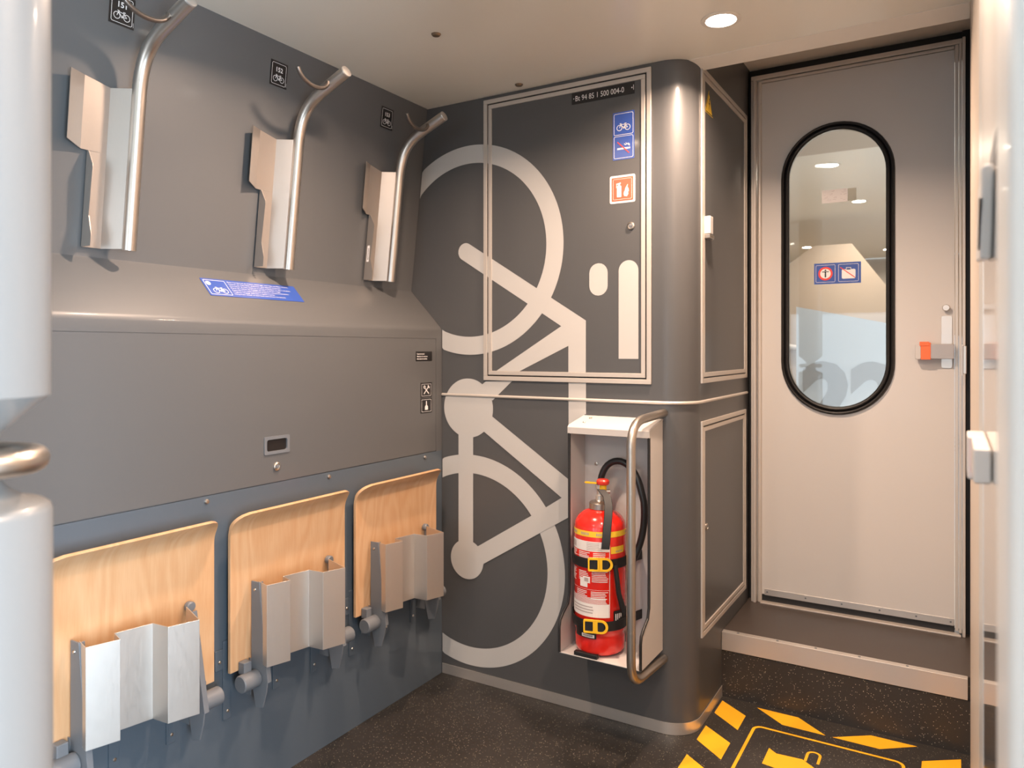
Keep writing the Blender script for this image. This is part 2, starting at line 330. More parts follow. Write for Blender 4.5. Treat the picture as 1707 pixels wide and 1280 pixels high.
# rubber gasket: two ridges
gk = MB()
for (ro, ri, y) in ((0.030, 0.015, 0.014), (0.015, -0.001, 0.010)):
    a, b = stadium(WR+ro), stadium(WR+ri); n = len(a); m_ = stadium(WR+(ro+ri)/2)
    vs = [(p[0], YD-0.004, p[1]) for p in a]+[(p[0], YD-0.004-y, p[1]) for p in m_]+[(p[0], YD-0.004, p[1]) for p in b]
    m2 = [(p[0]*.5+q[0]*.5, YD-0.004-y*.82, p[1]*.5+q[1]*.5) for p, q in zip(a, m_)]; m3 = [(p[0]*.5+q[0]*.5, YD-0.004-y*.82, p[1]*.5+q[1]*.5) for p, q in zip(b, m_)]
    vs = vs[:n]+m2+vs[n:2*n]+m3+vs[2*n:]
    gk.add(vs, [(r*n+i, r*n+(i+1) % n, (r+1)*n+(i+1) % n, (r+1)*n+i) for r in range(4) for i in range(n)])
obj('window_gasket', gk, 'black', d)
obj('window_pane', MB().ext(stadium(WR+0.002), 'y', YD+0.006, YD+0.011), 'glass', d)
fr = MB(); fr.box(XS+.016, XS+.026, YD-.022, YD+.03, .2335, 2.330); fr.box(XS+.026, XS+.037, YD-.030, YD+.03, .2335, 2.330)
obj('door_jamb', fr, 'frame', d, bevel=.002)
obj('hinge_stile', MB().lathe((-0.674, YD-.006, 0.2345), [(0.0085, 0), (0.0085, 2.09)], 20), 'frame', d)
obj('door_header', MB().box(XS+.014, XR-.012, YD-.012, YD+.034, 2.334, 2.352).box(-0.668, 0.0, YD-.008, YD+.03, 2.320, 2.331), 'frame', d, bevel=.002)
obj('lock_stile', MB().box(0.0015, 0.012, YD-.012, YD+.03, .25, 2.332).box(0.0135, 0.0225, YD-.018, YD+.03, .245, 2.332).box(0.0238, 0.0335, YD-.024, YD+.019, .2335, 2.352), 'frame', d, bevel=.002)
kp = obj('kick_strip', MB().box(-0.655, -0.002, YD-.0075, YD-.0042, .264, .289), 'alu', d, bevel=.0008)
for x in (-0.645, -0.5, -0.37, -0.24, -0.12, -0.012): obj('screw', MB().lathe((x, YD-.0074, .277), [(0.0035, 0), (0.003, -0.0014)], 12, 'y'), 'dark_metal', kp)
obj('door_sill', MB().box(-0.668, 0.02, YD-.028, YD+.03, .2335, .2385), 'frame', d, bevel=.001)
obj('seal_gap', MB().box(-0.668, 0.0, YD+.002, YD+.03, .2386, .264), 'black', d)
# lever latch with plate and orange tip
lk = thing('door_lever', 'steel lever latch with orange tape and a beige tip on the grey door', 'door handle', (-0.03, YD-.004, 1.19))
obj('back_plate', MB().ext(rrect(-0.041, 1.182, -0.007, 1.370, .007), 'y', YD-.0075, YD-.0042), 'alu', lk, bevel=.0006)
obj('stop_pin', MB().lathe((-0.026, YD-.0042, 1.398), [(0.006, 0), (0.006, -0.008), (0.0115, -0.010), (0.012, -0.016), (0.010, -0.019)], 22, 'y'), 'alu', lk)
obj('lever_bar', MB().ext(rrect(-0.092, 1.216, -0.0005, 1.268, .003), 'y', YD-.040, YD-.0215), 'lever', lk, bevel=.001)
obj('lever_neck', MB().lathe((-0.026, YD-.0075, 1.243), [(0.012, 0), (0.012, -0.016)], 20, 'y'), 'black', lk)
obj('orange_tape', MB().box(-0.104, -0.073, YD-.0425, YD-.019, 1.213, 1.274).box(-0.108, -0.078, YD-.0445, YD-.0426, 1.262, 1.277), 'orange', lk, bevel=.002)
obj('lever_tip', MB().ext(rrect(-0.122, 1.214, -0.104, 1.268, .005), 'y', YD-.042, YD-.017), 'boxwhite', lk, bevel=.002)
# ------------------------------------------------------------ equipment cabinet with rounded corner
cb = thing('equipment_cabinet', 'tall anthracite grey cabinet with rounded corner filling the end of the compartment', 'cabinet', (-1.2, 2.7, 0))
plan = arc(-0.821, 2.42, 0.100, -pi/2, 0, 24)
obj('cabinet_body', MB().ext([(-1.86, YB)]+plan+[(XS, YD-.001), (-1.86, YD-.001)], 'z', 0.0005, CEIL-.0005), 'paint', cb, ang=20)
pk = [(-1.699, YB-0.002)]+arc(-0.821, 2.42, 0.102, -pi/2, 0, 24)+[(XS+.002, YR-.001)]
obj('kick_plate', MB().sheet(pk, 0.0022, 0.001, 0.039), 'alu', cb)
pm = [(x, y, 1.0755) for x, y in [(-1.700, YB-.0015)]+arc(-0.821, 2.42, 0.1015, -pi/2, 0, 20)+[(XS+.0015, 3.05)]]
obj('trim_strip', MB().tube(pm, 0.0055, 10), 'frame', cb)
def rect_frame(mb, a0, b0, a1, b1, t, f):       # f(a0,a1,b0,b1) adds a box
    f(a0, a1, b0, b0+t); f(a0, a1, b1-t, b1); f(a0, a0+t, b0+t, b1-t); f(a1-t, a1, b0+t, b1-t)
def hatch(kind, a0, b0, a1, b1):
    face = (lambda mb, dep: (lambda p, q, r, s: mb.box(p, q, YB-dep, YB-.0002, r, s))) if kind == 'front' else (lambda mb, dep: (lambda p, q, r, s: mb.box(XS+.0002, XS+dep, p, q, r, s)))
    mo = MB(); rect_frame(mo, a0, b0, a1, b1, 0.0155, face(mo, .007)); obj('hatch_frame', mo, 'frame', cb, bevel=.0012)
    mg = MB(); rect_frame(mg, a0+.0155, b0+.0155, a1-.0155, b1-.0155, .005, face(mg, .001)); obj('frame_gap', mg, 'black', cb)
    mi = MB(); rect_frame(mi, a0+.0205, b0+.0205, a1-.0205, b1-.0205, .0145, face(mi, .006)); h = obj('hatch_door', mi, 'frame', cb, bevel=.0012)
    mp_ = MB(); face(mp_, .002)(a0+.0350, a1-.0350, b0+.0350, b1-.0350); obj('door_panel', mp_, 'paint', h)
    return h
h1 = hatch('front', -1.507, 1.135, -0.853, 2.176)
h2 = hatch('side', 2.420, 1.137, 3.037, 2.186)
h3 = hatch('side', 2.420, 0.295, 3.02, 1.011)
def lock(parent, c, ax, sg=1, r=0.0115):
    o = obj('lock', MB().lathe(c, [(r, 0), (r, .004*sg), (r*.72, .006*sg), (r*.70, .0035*sg)], 24, ax), 'steel', parent)
    obj('lock_core', MB().lathe(c, [(r*.45, 0.001*sg), (r*.45, .0055*sg), (r*.3, .006*sg)], 12, ax), 'dark_metal', o)
lock(h1, (-0.924, YB-.002, 1.660), 'y', -1, .013); lock(h3, (XS+.002, 2.475, 0.653), 'x', 1, .012)
# lever latch on the side hatch
obj('latch_handle', MB().box(XS+.002, XS+.026, 2.447, 2.480, 1.634, 1.694), 'boxwhite', h2, bevel=.003)
obj('latch_catch', MB().box(XS+.002, XS+.024, 2.447, 2.500, 1.620, 1.6335).box(XS+.002, XS+.010, 2.50, 2.535, 1.622, 1.628), 'steel', h2, bevel=.002)

# ------------------------------------------------------------ wall graphics: giant bicycle
def wx(z):
    if z < 1.329: return XL
    if z < 1.479: return XL-(z-1.329)*0.973
    return xw(z)
bk = thing('bicycle_graphic', 'giant light grey bicycle outline standing upright on the anthracite cabinet front', 'graphic', (-1.5, YB, 0.05))
class Layered(Flat):
    def poly(s, pts, th=0.0001):
        s.mb.add([s.p(a, b) for a, b in pts], [tuple(range(len(pts)))]); s.off += 0.00012; return s
def bf(off, cls=Flat): return cls((0, YB, 0), (1, 0, 0), (0, 0, 1), off)
def wheel(name, cx, cz, r0, r1, off):
    f = bf(off); n = 120
    for i in range(n):
        q = []
        for (r, k) in ((r1, i), (r1, i+1), (r0, i+1), (r0, i)):
            a, b = cx+r*cos(2*pi*k/n), cz+r*sin(2*pi*k/n); q.append((max(a, wx(b)+.003), b))
        if max(p[0]-wx(p[1]) for p in q) > .0035: f.poly(q)
    obj(name, f.mb, 'vinyl', bk)
wheel('front_wheel', -1.570, 1.624, 0.327, 0.395, 0.0028)
wheel('rear_wheel', -1.567, 0.455, 0.328, 0.397, 0.0012)
def stroke(f, P0, P1, t): f.line(*P0, *P1, t)
f = bf(0.0026, Layered)
up0, up1 = V((-1.573, 1.647)), V((-1.089, 1.349)); dd = (up1-up0).normalized(); nn = V((dd.y, -dd.x))*0.066
f.poly([tuple(up0), tuple(up1), (-1.089, 1.20), (-1.156, 1.262), (-1.184, 1.331), tuple(up0+nn)][:6])
f.disc(*(up0+nn/2), 0.033)
f.poly([(-1.505, 1.1655), (-1.440, 1.1655), (-1.156, 1.262+.0), (-1.156, 1.366), (-1.184, 1.331)] if False else [(-1.452, 1.1705), (-1.353, 1.1705), (-1.156, 1.262), (-1.156, 1.34), (-1.184, 1.331)])
f.poly([(-1.156, 1.1705), (-1.089, 1.1705), (-1.089, 1.349), (-1.156, 1.30)])
f2 = bf(0.0016, Layered)
f2.poly([(-1.156, 0.60), (-1.0945, 0.60), (-1.0945, 1.0262), (-1.089, 1.0262), (-1.089, 1.134), (-1.156, 1.134)])
f2.poly([(-1.500, 1.130), (-1.395, 1.134), (-1.470, 1.075), (-1.56, 1.02), (-1.57, 1.08)])
f2.poly([(-1.5, 1.130), (-1.52, 1.1), (-1.47, 1.06), (-1.385, 1.134)])
f2.disc(-1.579, 1.028, 0.1115, 56)
f2.poly([(-1.623, 1.03), (-1.623, 0.45), (-1.556, 0.45), (-1.556, 1.03)])
f2.poly([(-1.56, 1.056+.018), (-1.53, 0.925+.036), (-1.508, 0.943), (-1.170, 0.721), (-1.0945, 0.672), (-1.0945, 0.757), (-1.166, 0.803), (-1.471, 1.001)])
f2.disc(-1.584, 0.455, 0.0745, 40)
f2.poly([(-1.556, 0.498), (-1.58, 0.42), (-1.516, 0.445), (-1.163, 0.659-.0), (-1.0945, 0.700), (-1.0945, 0.775), (-1.18, 0.731), (-1.251, 0.685)])
obj('frame_upper', f.mb, 'vinyl', bk); obj('frame_lower', f2.mb, 'vinyl', bk)
sg_ = bf(0.0028); sg_.rect(-1.076, 1.433, -1.008, 1.543, .033); obj('saddle', sg_.mb, 'vinyl', bk)
sg_ = bf(0.0028); sg_.poly([(-0.968, 1.218), (-0.898, 1.218)]+arc(-0.933, 1.512, .035, 0, pi, 16)); obj('handlebar', sg_.mb, 'vinyl', bk)

# ------------------------------------------------------------ signs
def sign(name, label, cat, O, U, W, a, b, back, r=0.002, off=0.0008, group=None, edge=None):
    """plate a x b, origin lower left; returns root and a function making Flat layers"""
    t = thing(name, label, cat, O, group)
    f = Flat(O, U, W, off); f.rect(0, 0, a, b, r, th=off*0.9); obj('sign_plate', f.mb, back, t)
    def layer(): return Flat(O, U, W, off+0.0004)
    return t, layer
FU, FW = (1, 0, 0), (0, 0, 1)
t, ly = sign('number_sign', 'narrow black plate with a long carriage number at the top of the hatch', 'sign', (-1.143, YB-.002, 2.099), FU, FW, 0.232, 0.040, 'sign_black', .001)
f = ly(); f.text('Bt 94 85 1 500 004-0', .013, .0105, .0185, wsc=.80); f.disc(.008, .02, .0018, 10); f.disc(.2225, .021, .0022, 10); f.rect(.2275, .013, .229, .030); obj('lettering', f.mb, 'sign_white', t)
t, ly = sign('bicycle_no_smoking_sign', 'blue double sign with white bicycle above a struck out cigarette', 'sign', (-0.989, YB-.002, 1.885), FU, FW, 0.077, 0.160, 'sign_blue')
f = ly(); f.outline(.004, .083, .073, .155, .005, .0013); f.bike(.0385, .107, .050); obj('bicycle_symbol', f.mb, 'sign_white', t)
f = ly(); f.outline(.004, .005, .073, .079, .005, .0013); f.rect(.016, .034, .055, .0395); f.rect(.0565, .034, .0585, .0395); f.rect(.060, .034, .0618, .0395)
f.ring(.0665-.012, .0465, .0045, .0065, 10, 0, pi/2); f.ring(.047, .053, .004, .006, 10, pi, 1.5*pi); f.line(.047, .0485, .055, .0525, .002); f.ring(.0525, .0553, .004, .006, 10, pi, 1.5*pi); f.line(.0525, .0505, .0605, .0440, .002)
obj('cigarette_symbol', f.mb, 'sign_white', t)
f = Flat((-0.989, YB-.002, 1.885), FU, FW, .0016); f.line(.017, .060, .059, .020, .0034); obj('strike_bar', f.mb, 'redplastic', t)
t, ly = sign('fire_extinguisher_sign', 'red square sign with white extinguisher and flames in a cream border', 'sign', (-1.000, YB-.002, 1.740), FU, FW, 0.091, 0.093, 'sign_white', .006)
f = ly(); f.rect(.007, .007, .084, .086, .003); obj('red_field', f.mb, 'sign_red', t)
f = Flat((-1.0, YB-.002, 1.74), FU, FW, .0016); f.outline(.012, .012, .079, .081, .004, .001); f.rect(.026, .020, .042, .058, .002); f.rect(.030, .058, .038, .064); f.line(.024, .064, .040, .067, .004); f.line(.026, .062, .024, .052, .002)
f.poly([(.052, .022), (.062, .020), (.067, .028), (.066, .038), (.069, .036), (.068, .046), (.064, .052), (.065, .062), (.060, .055), (.056, .048), (.054, .040), (.051, .036), (.050, .028)]); obj('extinguisher_symbol', f.mb, 'sign_white', t)
t = thing('high_voltage_sign', 'small yellow triangle with a black lightning bolt on the side hatch', 'sign', (XS+.002, 2.51, 2.05))
SU = (0, 1, 0); f = Flat((XS+.002, 2.464, 2.050), SU, FW, .0008); f.poly([(0, 0), (.093, 0), (.0465, .081)], .0007); obj('sign_plate', f.mb, 'label_yellow', t)
f = Flat((XS+.002, 2.464, 2.050), SU, FW, .0012)
tri = lambda k: [(.0465+(x-.0465)*k, .027+(y-.027)*k) for x, y in ((0, 0), (.093, 0), (.0465, .081))]
A_, B_ = tri(.93), tri(.82)
for i in range(3): f.poly([A_[i], A_[(i+1) % 3], B_[(i+1) % 3], B_[i]])
f.poly([(.050, .056), (.041, .034), (.048, .034), (.044, .016), (.055, .040), (.048, .040), (.055, .056)]); obj('bolt_symbol', f.mb, 'sign_black', t)
# place number signs on the upper left wall (leaning plane): viewed from +X, U points +Y
UW = V((0.1114, 0, 1)).normalized()
for num, y0, lab in (('151', 1.053, 'black place sign 151 with bicycle, partly behind the nearest hook'), ('152', 1.552, 'black place sign 152 with white bicycle beside the middle hook'), ('153', 2.057, 'black place sign 153 with white bicycle near the far corner')):
    O = (xw(2.057), y0, 2.057)
    t, ly = sign('place_number_sign', lab, 'sign', O, (0, 1, 0), UW, 0.066, 0.075, 'sign_black', .001, group='bicycle place number signs')
    f = ly(); f.outline(.0055, .0055, .0605, .0695, .005, .0011); f.text(num, .033, .044, .0135, 'CENTER', bold=.02); f.bike(.033, .0225, .044); f.rect(.0632, .006, .0638, .018); obj('lettering', f.mb, 'sign_white', t)
# blue notice on sloping ledge
SLW = V((-0.135, 0, 0.137)).normalized()
O = (-1.7726+.0006, 1.335, 1.3995)
t, ly = sign('bicycle_notice', 'long blue notice with bicycle and lines of small white text on the ledge', 'sign', O, (0, 1, 0), SLW, 0.345, 0.072, 'sign_blue', .001, group=None)
f = ly(); f.outline(.006, .006, .078, .066, .003, .0013); f.bike(.045, .022, .050); f.disc(.018, .052, .008, 20); obj('bicycle_symbol', f.mb, 'sign_white', t)
f = ly()
for i, tx in enumerate(['Bitte Vorderrad am Haken einhängen und Velo am Platz sichern.', 'Gepäck am Velo bitte entfernen und separat verstauen.', 'Accrocher la roue avant au crochet et bloquer le vélo à sa place.', 'Merci de retirer les bagages du vélo et de les ranger.', 'Appendere la ruota anteriore al gancio e fissare la bicicletta.', 'Togliere i bagagli dalla bici e riporli a parte.', 'Hang front wheel on the hook and secure the bicycle.']):
    f.text(tx, .086, .0605-i*.0083, .0045, wsc=1.36)
obj('lettering', f.mb, 'sign_white', t)
# labels at the right end of the storage hatch
LX = XL
t, ly = sign('materials_label', 'small dark label with three lines of text on the hatch corner', 'label', (LX, 2.157, 1.206), (0, 1, 0), FW, 0.098, 0.036, 'sign_black', .0005)
f = ly(); f.text('Reservematerial', .006, .0245, .005, bold=.02, wsc=.95); f.text('Matériels de rechange', .006, .0152, .005, bold=.02, wsc=1.0); f.text('Materiale di ricambio', .006, .0060, .005, bold=.02, wsc=1.0); obj('lettering', f.mb, 'sign_white', t)
t, ly = sign('tool_sign', 'small black sign with crossed hammer and spanner', 'sign', (LX, 2.185, 1.070), (0, 1, 0), FW, 0.070, 0.055, 'sign_black', .0005)
f = ly(); f.outline(.006, .005, .064, .050, .002, .0011); f.line(.020, .013, .048, .040, .004); f.line(.050, .013, .024, .036, .004); f.line(.044, .044, .053, .034, .006); f.ring(.0235, .0385, .0030, .0062, 18); obj('tool_symbol', f.mb, 'sign_white', t)
t, ly = sign('brush_sign', 'small black sign with a white hand brush below the crossed tools', 'sign', (LX, 2.185, 1.011), (0, 1, 0), FW, 0.070, 0.056, 'sign_black', .0005)
f = ly(); f.outline(.006, .005, .064, .051, .002, .0011); f.rect(.0325, .028, .0375, .045, .002); f.poly([(.026, .012), (.044, .012), (.044, .024), (.038, .030), (.032, .030), (.026, .024)]); obj('brush_symbol', f.mb, 'sign_white', t)
# door window signs
O = (-0.470, YD+.0040, 1.502)
t, ly = sign('prohibition_sign', 'blue sign with person in red ring and struck out suitcase on the door glass', 'sign', O, FU, FW, 0.166, 0.081, 'sign_blue', .001)
f = ly(); f.outline(.006, .007, .076, .074, .004, .0012); f.outline(.087, .007, .158, .074, .004, .0012); f.disc(.041, .0405, .019, 30); f.rect(.099, .018, .147, .054, .005); f.outline(.114, .052, .132, .061, .002, .0022); obj('white_print', f.mb, 'sign_white', t)
f = Flat(O, FU, FW, .0018); f.ring(.041, .0405, .019, .026, 40); f.line(.094, .062, .146, .021, .003); obj('red_print', f.mb, 'redplastic', t)
f = Flat(O, FU, FW, .0018); f.disc(.041, .053, .0032, 14); f.rect(.0385, .026, .0435, .049); f.line(.029, .0475, .053, .0475, .003); obj('person_symbol', f.mb, 'sign_black', t)
O = (-0.442, YD+.0040, 1.815)
t, ly = sign('worn_sticker', 'scratched pale sticker half peeled near the top of the door glass', 'sticker', O, FU, FW, 0.092, 0.050, 'label_white', .001)
f = Flat(O, FU, FW, .0006); f.rect(.092, .002, .122, .049); obj('clear_end', f.mb, 'clear', t)
f = ly()
for i in range(24):
    a = random.uniform(.004, .085); b = random.uniform(.004, .046); L_ = random.uniform(.003, .012); q = random.uniform(-.5, .5)
    f.line(a, b, a+L_*cos(q), b+L_*sin(q)*.6, .0007)
obj('scratches', f.mb, 'label_grey', t)

# ------------------------------------------------------------ storage hatch in left wall
hp = thing('storage_hatch', 'long flat grey flap with recessed grip and lock above the folding seats', 'hatch', (XL, 0.9, 0.8625))
hx = MB(); y0, y1, z0, z1 = 1.465, 1.547, 0.951, 0.991
hx.box(-1.7055, XL, YN+.05, y0, .8635, 1.2895).box(-1.7055, XL, y1, 2.280, .8635, 1.2895).box(-1.7055, XL, y0, y1, .8635, z0).box(-1.7055, XL, y0, y1, z1, 1.2895)
obj('flap_panel', hx, 'paint_gloss', hp)
g = MB(); o_ = rrect(1.459, .945, 1.553, .997, .004); i_ = rrect(1.468, .954, 1.544, .988, .007); n = len(o_)
g.add([(XL-.0005, *p) for p in o_]+[(XL+.003, *p) for p in o_]+[(XL+.003, *p) for p in i_]+[(XL-.0036, *p) for p in i_], [(r*n+k, r*n+(k+1) % n, (r+1)*n+(k+1) % n, (r+1)*n+k) for r in range(3) for k in range(n)])
gr = obj('recessed_grip', g, 'dark_metal', hp)
obj('grip_pocket', MB().box(-1.7058, -1.7045, y0, y1, z0, z1), 'sign_black', gr)
lock(hp, (XL, 1.505, .908), 'x', 1, .0125)
for y, lb in ((1.269, 'small round bolt above the nearest folding seat'), (1.716, 'small round bolt above the middle folding seat'), (2.211, 'small round bolt above the farthest folding seat')):
    o = obj('wall_bolt', MB().lathe((XL, y, .8465), [(.007, .0003), (.007, .002), (.0055, .005), (.002, .0062)], 18, 'x'), 'steel', loc=(XL, y, .8465)); tag(o, lb, 'bolt', 'bolts in a row under the storage flap')

# ------------------------------------------------------------ folding seats with wheel guides
def make_seat():
    B = V((XL, 1.5375, 0.25))
    t = thing('folding_seat', '', 'folding seat', tuple(B), 'folding plywood seats along the left wall')
    # board with rounded top corners and lip curling into the room
    ya, yb, zb, zt, th = 1.319, 1.7545, 0.377, 0.806, 0.010
    us = [i/28 for i in range(29)]
    s_prof = [(zb+(0.735-zb)*i/8, 0.027) for i in range(9)]
    for i in range(1, 13):
        k = i/12; s_prof.append((0.735+(zt-0.735)*sin(k*pi/2*0.98)**1.0*1.0 if False else 0.735+(zt-0.735)*(k**0.9), 0.027+0.043*k**2.3))
    rows = []
    for (z, wv) in s_prof:
        ins = 0
        r = 0.035
        if z > zt-r: dz = z-(zt-r); ins = r-math.sqrt(max(0, r*r-dz*dz))
        if z < zb+0.008: ins = max(ins, 0.0)
        rows.append([(XL+wv, ya+ins+(yb-ya-2*ins)*u, z) for u in us])
    nr, nc = len(rows), len(us); vs = []; fs = []
    front = [(x+th/2, y, z) for r_ in rows for (x, y, z) in r_]; back = [(x-th/2, y, z+(.004 if i > 12 else 0)) for i, r_ in enumerate(rows) for (x, y, z) in r_]
    vs = front+back; o = nr*nc
    for i in range(nr-1):
        for j in range(nc-1):
            a = i*nc+j; fs += [(a, a+1, a+nc+1, a+nc), (o+a, o+a+nc, o+a+nc+1, o+a+1)]
    for j in range(nc-1):
        fs += [(j, o+j, o+j+1, j+1), ((nr-1)*nc+j, (nr-1)*nc+j+1, o+(nr-1)*nc+j+1, o+(nr-1)*nc+j)]
    for i in range(nr-1):
        a, b = i*nc, (i+1)*nc; fs += [(a, b, o+b, o+a), (a+nc-1, o+a+nc-1, o+b+nc-1, b+nc-1)]
    obj('seat_board', MB().add(vs, fs), 'wood', t, bevel=.001, ang=50)
    # aluminium zigzag wheel guide
    zp, zq = 0.613, 0.391
    pr_ = [(.060, 1.389), (.109, 1.376), (.128, 1.440), (.084, 1.454), (.101, 1.535), (.153, 1.539), (.174, 1.605), (.070, 1.645)]
    obj('wheel_guide', MB().sheet([(XL+a, b) for a, b in pr_], .0022, zq, zp), 'sheet', t, ang=20, bevel=.0008)
    for sgn, ay, top in ((-1, 1.383, .613), (1, 1.672, .590)):
        tw = .070 if sgn < 0 else .056
        a = MB().ext([(XL+.040, top), (XL+tw, top), (XL+.104, .345), (XL+.100, .318), (XL+.086, .275), (XL+.058, .268), (XL+.040, .345)], 'y', ay-.002, ay+.002)
        p0, p1 = V((XL+.070, ay, top)), V((XL+.104, ay, .345))
        a.add([(XL+tw-.001, ay-.002, top), (XL+tw+.002, ay-.002, top), (XL+.1060, ay-.002, .345), (XL+.1030, ay-.002, .345), (XL+tw-.001, ay+.012, top), (XL+tw+.002, ay+.012, top), (XL+.1060, ay+.012, .345), (XL+.1030, ay+.012, .345)],
              [(0, 1, 2, 3), (4, 7, 6, 5), (0, 4, 5, 1), (1, 5, 6, 2), (2, 6, 7, 3), (3, 7, 4, 0)])
        arm = obj('side_arm', a, 'dark_metal', t, bevel=.0008)
        obj('rivet', MB().lathe((XL+.056, ay-.002, top-.022), [(.004, 0), (.003, -.003)], 12, 'y'), 'steel', arm)
        c0, c1 = (ay-.057, ay-.002) if sgn < 0 else (ay+.002, ay+.075)
        e0, e1 = (0.0, c1-c0) 
        obj('pivot_cylinder', MB().lathe((XL+.062, c0, .352), [(.021, 0), (.0235, .003), (.0235, c1-c0-.003), (.021, c1-c0)], 28, 'y'), 'dark_metal', t)
        ys = (ay-.040, ay-.014) if sgn < 0 else (ay+.014, ay+.040)
        obj('stop_block', MB().box(XL+.033, XL+.058, ys[0], ys[1], .368, .402), 'dark_metal', t, bevel=.003)
        obj('wall_bracket', MB().box(XL+.0002, XL+.040, ay-.004 if sgn < 0 else ay+.0022, ay-.0022 if sgn < 0 else ay+.004, .30, .40), 'dark_metal', t)
    obj('top_knob', MB().lathe((XL+.036, 1.6745, .600), [(.012, 0), (.0125, .003), (.0125, .012), (.010, .015)], 20, 'x'), 'dark_metal', t)
    for y, za, zb_ in ((1.330, .245, .460), (1.500, .262, .40), (1.648, .255, .36), (1.790, .385, .440)):
        q = obj('mounting_strip', MB().ext(rrect(y-.012, za, y+.013, zb_, .003), 'x', XL+.0003, XL+.0045), 'lower_paint', t, bevel=.001)
        obj('bolt', MB().lathe((XL+.0045, y+.002, za+.022), [(.0045, 0), (.0045, .001), (.003, .003)], 12, 'x'), 'steel', q)
    return t
s1 = make_seat(); s1.location.y = 1.5375
s1['label'] = 'folded birch plywood seat with zigzag steel guide, middle of the three'
dup(s1, (XL, 1.5375-0.4855, .25), 'folded birch plywood seat nearest the white post, largest in view')
dup(s1, (XL, 1.5375+0.4855, .25), 'folded birch plywood seat farthest away in the corner by the bicycle graphic')

# ------------------------------------------------------------ bicycle hooks
def make_hook():
    Y = 1.634; t = thing('bicycle_hook', '', 'bicycle hook', (xw(1.5), Y, 1.5), 'bicycle hooks on the upper left wall')
    path = [(-1.7945, Y, 1.50), (-1.752, Y, 1.875)]
    ctrl = [(-1.752, 1.875), (-1.742, 1.965), (-1.715, 2.005), (-1.645, 2.034)]
    for i in range(1, 13):
        k = i/12; b0, b1, b2, b3 = (1-k)**3, 3*k*(1-k)**2, 3*k*k*(1-k), k**3
        path.append((sum(c*p[0] for c, p in zip((b0, b1, b2, b3), ctrl)), Y, sum(c*p[1] for c, p in zip((b0, b1, b2, b3), ctrl))))
    path.append((-1.551, Y, 2.0735))
    obj('hook_tube', MB().tube(path, 0.0175, 24, caps=True), 'steel', t, ang=50)
    dx = V((-1.551+1.645, 0, 2.0735-2.034)).normalized(); e = V((-1.551, Y, 2.0735))
    obj('end_cap', MB().tube([e+dx*.0005, e+dx*.004, e+dx*.0065], [.0177, .0172, .011], 24), 'alu', t)
    rp = []
    for i in range(19):
        a = pi*(0.02+0.90*i/18); rp.append((-1.608+.004*i/18, Y-.016-.062+.062*cos(a), 2.052+.012*i/18-.040*sin(a)))
    obj('hook_rod', MB().tube(rp, .0062, 12), 'rod', t)
    ms = MB()
    def q(wv, dy, z): return (xw(z)+wv, Y+dy, z)
    zt_, zm, zb_ = 1.897, 1.735, 1.502; th = .0022
    def strip(pts_a, pts_b):       # two rails (bottom, top) of equal length, thickened outwards
        n = len(pts_a); vs = [V(p) for p in pts_a]+[V(p) for p in pts_b]
        o2 = [v+V((th, 0, 0)) for v in vs]; fs = []
        for i in range(n-1): fs += [(i, i+1, n+i+1, n+i), (2*n+i, 3*n+i, 3*n+i+1, 2*n+i+1)]
        rim = list(range(n))+list(range(2*n-1, n-1, -1)); m = len(rim)
        fs += [(rim[i], rim[(i+1) % m], 2*n+rim[(i+1) % m], 2*n+rim[i]) for i in range(m)]
        ms.add(vs+o2, fs)
    up_ = [(.052, -.014), (.048, -.0185), (.008, -.047), (.010, -.112), (.032, -.156)]
    strip([q(a, b, zm+(.012 if b < -.14 else .0)) for a, b in up_], [q(a, b, zt_+(.012 if b < -.1 else 0)) for a, b in up_])
    lo_ = [(.052, -.014), (.048, -.0185), (.008, -.047), (.008, -.092)]
    strip([q(a, b, zb_) for a, b in lo_], [q(a, b, zm) for a, b in lo_])
    fz = [(zm, .014), (1.70, .036), (1.69, .038), (1.575, .033), (1.545, .043), (1.53, .048), (zb_, .048)]
    vs = []
    for z, wv in fz: vs += [q(.008, -.092, z), q(wv, -.092, z), q(wv, -.0942, z), q(.008, -.0942, z)]
    n = len(fz); fs = [(0, 1, 2, 3), tuple(range(4*n-4, 4*n))]
    for i in range(n-1):
        for k in range(4): fs.append((4*i+k, 4*i+(k+1) % 4, 4*i+4+(k+1) % 4, 4*i+4+k))
    ms.add(vs, fs)
    obj('wheel_channel', ms, 'sheet_tan', t, ang=20)
    for z in (1.56, 1.70, 1.84): obj('wall_mount', MB().box(xw(z)+.0003, xw(z)+.038, Y-.006, Y+.006, z-.015, z+.015), 'steel', t)
    return t
hk = make_hook(); hk['label'] = 'stainless bicycle hook with folded steel channel beside the 152 sign'
hn = dup(hk, (xw(1.5), 1.111, 1.5), 'stainless bicycle hook nearest the white post, cut by the top of the photo')
hf = dup(hk, (xw(1.5), 2.123, 1.5), 'stainless bicycle hook farthest away by the corner, with a small white label')
WL[hf.name] = V((xw(1.5), 2.123, 1.5))
f = Flat((xw(1.57)+.014, 2.123-.0944, 1.566), (1, 0, 0), UW, .0003); f.rect(0, 0, .011, .058); ob = obj('inventory_label', f.mb, 'label_white', hf)
f = Flat((xw(1.57)+.014, 2.123-.0944, 1.566), (1, 0, 0), UW, .0006)
for i in range(12): f.rect(.004, .008+i*.0035, .009, .0095+i*.0035)
obj('print', f.mb, 'sign_black', ob)

